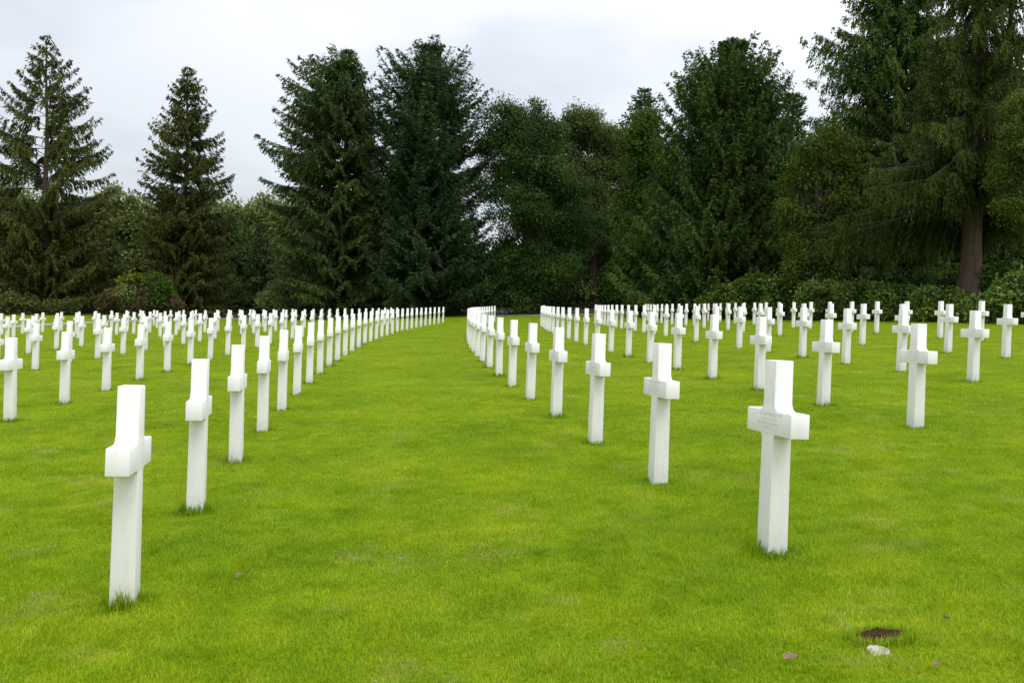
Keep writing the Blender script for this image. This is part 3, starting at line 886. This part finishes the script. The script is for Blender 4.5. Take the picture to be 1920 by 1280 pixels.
NF += conifer('weeping_spruce_tree', 'old weeping spruce with thick bare reddish trunk above the hedge', FM['weep'], 46, (1815, 575), (1842, -420),
              [(-420, 1835, 1850), (-200, 1760, 1920), (-50, 1745, 1950), (60, 1735, 1985), (160, 1720, 2000), (240, 1700, 2005), (300, 1650, 2000), (350, 1610, 1990), (400, 1560, 1985), (440, 1560, 1950), (470, 1600, 1900), (500, 1640, 1870), (575, 1700, 1840)],
              19, whorl=.52, per=11, droop=.40, up=.10, weep=1.3, spray=.22, fill=2.3, thick=1.7, wide=1.05, trunk_r=.52, e_top=.35, e_bot=.05, leafw=.24, bark=M_BARKR, clear=.17, front=.25, top_open=1.9, fork=FK, twig=1.15)
NF += broadleaf('willow_tree', 'small olive-leaved tree cut off by the right edge of the picture', FM['lime'], 40, 1960,
                [(1925, 200, 34), (1900, 265, 34), (1940, 300, 50), (1895, 330, 32), (1910, 385, 36), (1960, 400, 50), (1960, 200, 40), (2000, 300, 60)], 25, leaf=.11, trunk_r=.16, clump=.5, dens=1.0)

# -- woodland further back: every tree its own
BACK = [
    ('ash_tree', 'pale round-topped tree between the two open spruces', 'wood', 112, 232, [(232, 382, 34), (205, 410, 34), (262, 410, 34), (235, 450, 46), (190, 460, 36), (280, 470, 40), (230, 520, 50)]),
    ('ash_tree', 'pale tree behind the bent-topped fir, left side', 'wood', 118, 495, [(495, 392, 30), (470, 415, 30), (520, 410, 30), (455, 450, 30), (500, 455, 40), (480, 510, 45), (530, 500, 35)]),
    ('oak_tree', 'dark wood-edge tree behind the far left spruce, on its left', 'wood', 110, 15, [(10, 385, 40), (-30, 410, 50), (45, 420, 42), (0, 470, 55), (50, 500, 50), (-40, 510, 50), (20, 550, 45)]),
    ('oak_tree', 'green wood-edge tree behind the far left spruce, on its right', 'leaf', 112, 140, [(130, 420, 40), (165, 450, 40), (110, 470, 46), (150, 510, 48), (100, 545, 45), (170, 560, 35)]),
    ('oak_tree', 'dark tree in the gap right of the slender spruce', 'leaf', 110, 440, [(430, 440, 36), (410, 480, 40), (450, 500, 40), (420, 545, 40), (480, 555, 36)]),
    ('oak_tree', 'dark tree behind the slender spruce, left side', 'wood', 114, 310, [(310, 420, 36), (335, 460, 44), (300, 500, 44), (340, 540, 44), (300, 560, 34)]),
    ('oak_tree', 'low dark tree filling the foot of the sky gap', 'leaf', 104, 915, [(905, 520, 26), (935, 512, 26), (890, 550, 30), (925, 555, 32), (960, 540, 40)]),
    ('oak_tree', 'dark tree behind the pair of firs', 'leaf', 112, 730, [(720, 380, 50), (700, 440, 60), (760, 450, 60), (720, 520, 60), (780, 540, 50), (660, 530, 50), (590, 500, 40)]),
    ('oak_tree', 'shaded tree deep between beech and dense spruce', 'leaf', 108, 1090, [(1040, 400, 50), (1090, 470, 60), (1150, 500, 60), (1040, 520, 60), (1100, 550, 50), (1010, 555, 40), (1190, 550, 50)]),
    ('oak_tree', 'shaded tree behind the dense dome-shaped spruce', 'leaf', 100, 1400, [(1260, 400, 60), (1350, 400, 70), (1450, 420, 70), (1300, 500, 70), (1420, 520, 70), (1230, 540, 50)]),
    ('oak_tree', 'shaded tree behind the birch', 'leaf', 86, 1600, [(1560, 330, 60), (1640, 350, 60), (1540, 430, 60), (1620, 450, 70), (1560, 520, 60), (1660, 530, 60)]),
    ('oak_tree', 'shaded tree behind the weeping spruce trunk', 'leaf', 82, 1780, [(1720, 370, 60), (1790, 420, 60), (1730, 470, 60), (1790, 520, 60), (1850, 480, 60)]),
    ('oak_tree', 'shaded tree right of the weeping spruce trunk', 'leaf', 78, 1920, [(1880, 400, 50), (1930, 440, 60), (1880, 500, 60), (1950, 520, 60), (2000, 440, 60)]),
]
for i, (nm, lab, mt, d, bx, lob) in enumerate(BACK):
    NF += broadleaf(nm, lab, FM[mt], d, bx, lob, 200+i, leaf=.40, trunk_r=.3, clump=1.25, group='trees of the wood behind', dens=.9)
for i, (lab, d, b, t, w) in enumerate([('young dark green spruce right of the slender spruce', 100, 492, 415, 44), ('young blue-grey spruce below the pale round-topped tree', 101, 212, 445, 40),
                                       ('young dark spruce at the foot of the far left spruce', 98, 30, 470, 45), ('young spruce tucked left of the bent-topped fir', 95, 545, 470, 34),
                                       ('small dark spruce behind the lower boughs of the far left spruce', 99, 130, 480, 40)]):
    NF += conifer('young_spruce_tree', lab, FM['dark'], d, (b, 585), (b, t), [(t, b-2, b+2), (t+40, b-w*.45, b+w*.45), (580, b-w, b+w)], 300+i, whorl=.4, per=7, droop=.2, up=.2, weep=.5, spray=.42, fill=1.0, trunk_r=.15, group='young spruces at the edge of the wood')

for i in range(15):
    px = -120 + i*152 + (i*37 % 40)
    yt = 395 + (i*53 % 50) + (55 if 780 < px < 1010 else 0)
    NF += broadleaf('oak_tree', 'dark tree of the far wood seen only through gaps, %s from the left' % ORD[i+1], FM['wood' if px < 620 else 'leaf'], 132, px,
                    [(px-45, yt+40, 62), (px+45, yt+45, 62), (px, yt+100, 70), (px-60, yt+140, 62), (px+60, yt+140, 62), (px, yt+175, 60)], 700+i, leaf=.6, trunk_r=.35, clump=1.9, dens=.8, group='trees of the far wood')
for i in range(21):
    px = -60 + i*64
    NF += broadleaf('undergrowth_shrub', 'dark shrub of the undergrowth beneath the trees, %s from the left' % ORD[i+1], FM['leaf' if i % 3 else 'wood'], 104 if px < 1000 else 92, px,
                    [(px-16, 568, 22), (px+16, 564, 24), (px, 548+(i*7 % 12), 22)], 800+i, leaf=.3, trunk_r=.06, clump=.7, cat='shrub', group='undergrowth shrubs of the wood', dens=.9)
edge = [(-260, 78), (-100, 84), (60, 93), (340, 93), (520, 92), (700, 87), (850, 86), (1000, 84), (1150, 80), (1240, 72), (1350, 66), (1500, 57), (1650, 50), (1850, 43.5), (2150, 36)]
ep = np.array([[ground_at(px, d).x, ground_at(px, d).y] for px, d in edge]); tq = np.linspace(0, len(ep)-1, 90)
ep = np.stack([np.interp(tq, np.arange(len(ep)), ep[:, i]) for i in (0, 1)], 1) + rng.normal(0, .25, (90, 2))
fv = []
for q_ in np.linspace(0, 1, 60):
    e = ep + np.array([0, 1.0])*(q_**1.5*(150-ep[:, 1:2]) if True else 0)
    fv.append(np.c_[e, gz(e[:, 0], e[:, 1]) + .05])
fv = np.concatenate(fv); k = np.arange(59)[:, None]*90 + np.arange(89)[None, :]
link('forest_floor', mesh_np('forest_floor', fv, np.stack([k, k+1, k+91, k+90], -1).reshape(-1, 4), smooth=True), plain_mat('forest_floor', (.020, .020, .009), (.05, .045, .02), 1.5), kind='structure', label='floor of the wood, painted dark for the shade under the trees')  # brown-green floor sheet; the shade beneath the trees is put into its dark colour

# -- bushes and hedge
BUSH = [('brown-leaved shrub left of the brown cone-shaped shrub', 'brown', 87.5, 214, [(214, 560, 22), (205, 572, 18)], .22),
        ('green shrub between the two brown shrubs', 'wood', 87.5, 240, [(238, 555, 22), (242, 572, 20)], .22),
        ('brown cone-shaped shrub at the foot of the wood', 'brown', 87.5, 276, [(278, 553, 16), (276, 570, 22)], .22),
        ('low brown shrub in front of the slender spruce', 'brown', 87.5, 320, [(322, 568, 16), (332, 574, 14)], .22),
        ('small yellow-green shrub above the brown shrubs', 'bright', 87.5, 240, [(238, 526, 14), (252, 523, 12), (232, 534, 12)], .26),
        ('bright green sapling left of the slender spruce', 'fresh', 87.5, 296, [(292, 528, 18), (305, 545, 22), (300, 562, 18)], .26),
        ('green shrub at the foot of the bent-topped fir', 'wood', 87.5, 518, [(520, 545, 22), (505, 562, 22), (530, 566, 18)], .24),
        ('small round green shrub under the broad blue-green fir', 'lime', 80, 735, [(737, 570, 14), (728, 576, 12), (744, 576, 12)], .2),
        ('bright shrub at the foot of the sky gap', 'lime', 88, 908, [(905, 540, 16), (912, 556, 16), (895, 562, 14)], .24),
        ('low green shrubs at the far left edge behind the path', 'olive', 88, 20, [(10, 568, 26), (50, 572, 20), (-25, 572, 24)], .24),
        ('low green shrub behind the path under the far left spruce', 'olive', 90, 110, [(100, 576, 16), (125, 574, 14)], .24)]
for i, (lab, mt, d, bx, lob, lf) in enumerate(BUSH):
    NF += broadleaf('shrub', lab, FM[mt], d, bx, lob, 400+i, leaf=lf, trunk_r=.05, clump=.32, cat='shrub', dens=.9)
HEDGE = [(68, 1200, [(1200, 560, 16), (1188, 574, 14), (1215, 574, 16)], 'round bright shrub, leftmost of the hedge'),
         (66, 1242, [(1240, 556, 20), (1228, 572, 18), (1258, 572, 18)], 'second shrub from the left end of the hedge'),
         (65, 1292, [(1290, 575, 16), (1310, 578, 16), (1275, 580, 12)], 'low dark part of the hedge with a purple flower'),
         (62, 1345, [(1350, 552, 22), (1335, 572, 22), (1370, 570, 24)], 'shrub of the hedge under the trunk of the dense spruce'),
         (59, 1400, [(1395, 545, 26), (1420, 540, 24), (1390, 575, 24), (1420, 572, 24)], 'high light green shrub of the hedge right of the dense spruce trunk'),
         (56, 1470, [(1455, 542, 26), (1485, 545, 26), (1450, 575, 26), (1485, 578, 26)], 'rounded shrub of the hedge left of the birch'),
         (52, 1540, [(1525, 550, 28), (1560, 552, 28), (1520, 582, 26), (1560, 584, 26)], 'shrub of the hedge below the birch'),
         (49, 1610, [(1595, 556, 30), (1630, 560, 28), (1595, 588, 24), (1630, 590, 24)], 'shaded shrub of the hedge right of the birch'),
         (46.5, 1685, [(1668, 560, 30), (1705, 565, 30), (1665, 590, 26), (1710, 592, 26)], 'shrub of the hedge under the hanging boughs'),
         (44, 1755, [(1738, 565, 30), (1775, 570, 28), (1740, 592, 26), (1775, 594, 26)], 'red-tinged shrub of the hedge just left of the thick trunk'),
         (41, 1830, [(1815, 578, 28), (1850, 575, 28), (1815, 598, 22), (1850, 600, 24)], 'low shrub of the hedge in front of the thick trunk'),
         (38.5, 1905, [(1890, 555, 32), (1925, 545, 36), (1885, 592, 28), (1925, 595, 30)], 'tall light green shrub of the hedge at the right edge'),
         (36.5, 1985, [(1970, 550, 36), (2010, 560, 40), (1970, 595, 30)], 'shrub of the hedge partly outside the right edge')]
hob = []
for i, (d, bx, lob, lab) in enumerate(HEDGE):
    mt = {0: 'hedge', 1: 'lime', 2: 'leaf', 9: 'hedge'}.get(i, 'hedge')
    NF += broadleaf('hedge_shrub', lab, FM[mt], d, bx, lob, 500+i, leaf=.17 if i > 5 else .2, trunk_r=.05, clump=.42, cat='shrub', dens=1.25, group='shrubs of the hedge in front of the trees')
# darker shrubs in a second line under the trees
for i, (px, d, py) in enumerate([(1330, 74, 545), (1440, 66, 520), (1520, 62, 525), (1600, 58, 530), (1690, 54, 530), (1760, 51, 530), (1880, 46, 520), (1960, 44, 515)]):
    NF += broadleaf('understorey_shrub', 'shaded shrub under the trees behind the hedge, %s from the left' % ORD[i+1], FM['leaf'], d, px, [(px-20, py+12, 30), (px+20, py+14, 30), (px, py+38, 34)], 560+i, leaf=.2, trunk_r=.05, clump=.55, cat='shrub',
                    group='shaded shrubs behind the hedge', dens=.9)
# purple flower head
fp = at(1308, 568.5, 64.0)
bm = bmesh.new()
for k in range(16):
    v = Vector(rng.standard_normal(3)); v.normalize()
    if v.y > 0: v.y *= -1
    c = v*.10
    mm_ = Matrix.Translation(c) @ v.to_track_quat('Z', 'Y').to_matrix().to_4x4()
    bmesh.ops.create_cone(bm, segments=6, radius1=.012, radius2=.07, depth=.09, cap_ends=False, matrix=mm_)
fo = link('flower_head', bm_mesh('flower_head', bm), plain_mat('purple_petals', (.20, .012, .22), (.36, .03, .40), 20), None, fp, label='purple flower head on the low dark part of the hedge', category='flower')
# pale dead stub between the firs
sp = at(713, 498, 83); V_, F_ = [], []
tube(V_, F_, [(0, 0, -.2), (.03, 0, .6), (.06, 0, 1.2), (.05, 0, 1.75)], [.07, .07, .06, .03], 7)
link('dead_branch', mesh_np('dead_branch', np.concatenate(V_), np.concatenate(F_), smooth=True), M_STUB, None, sp, label='pale upright dead branch stub between the two big firs', category='branch')
print('LEAVES', NF)
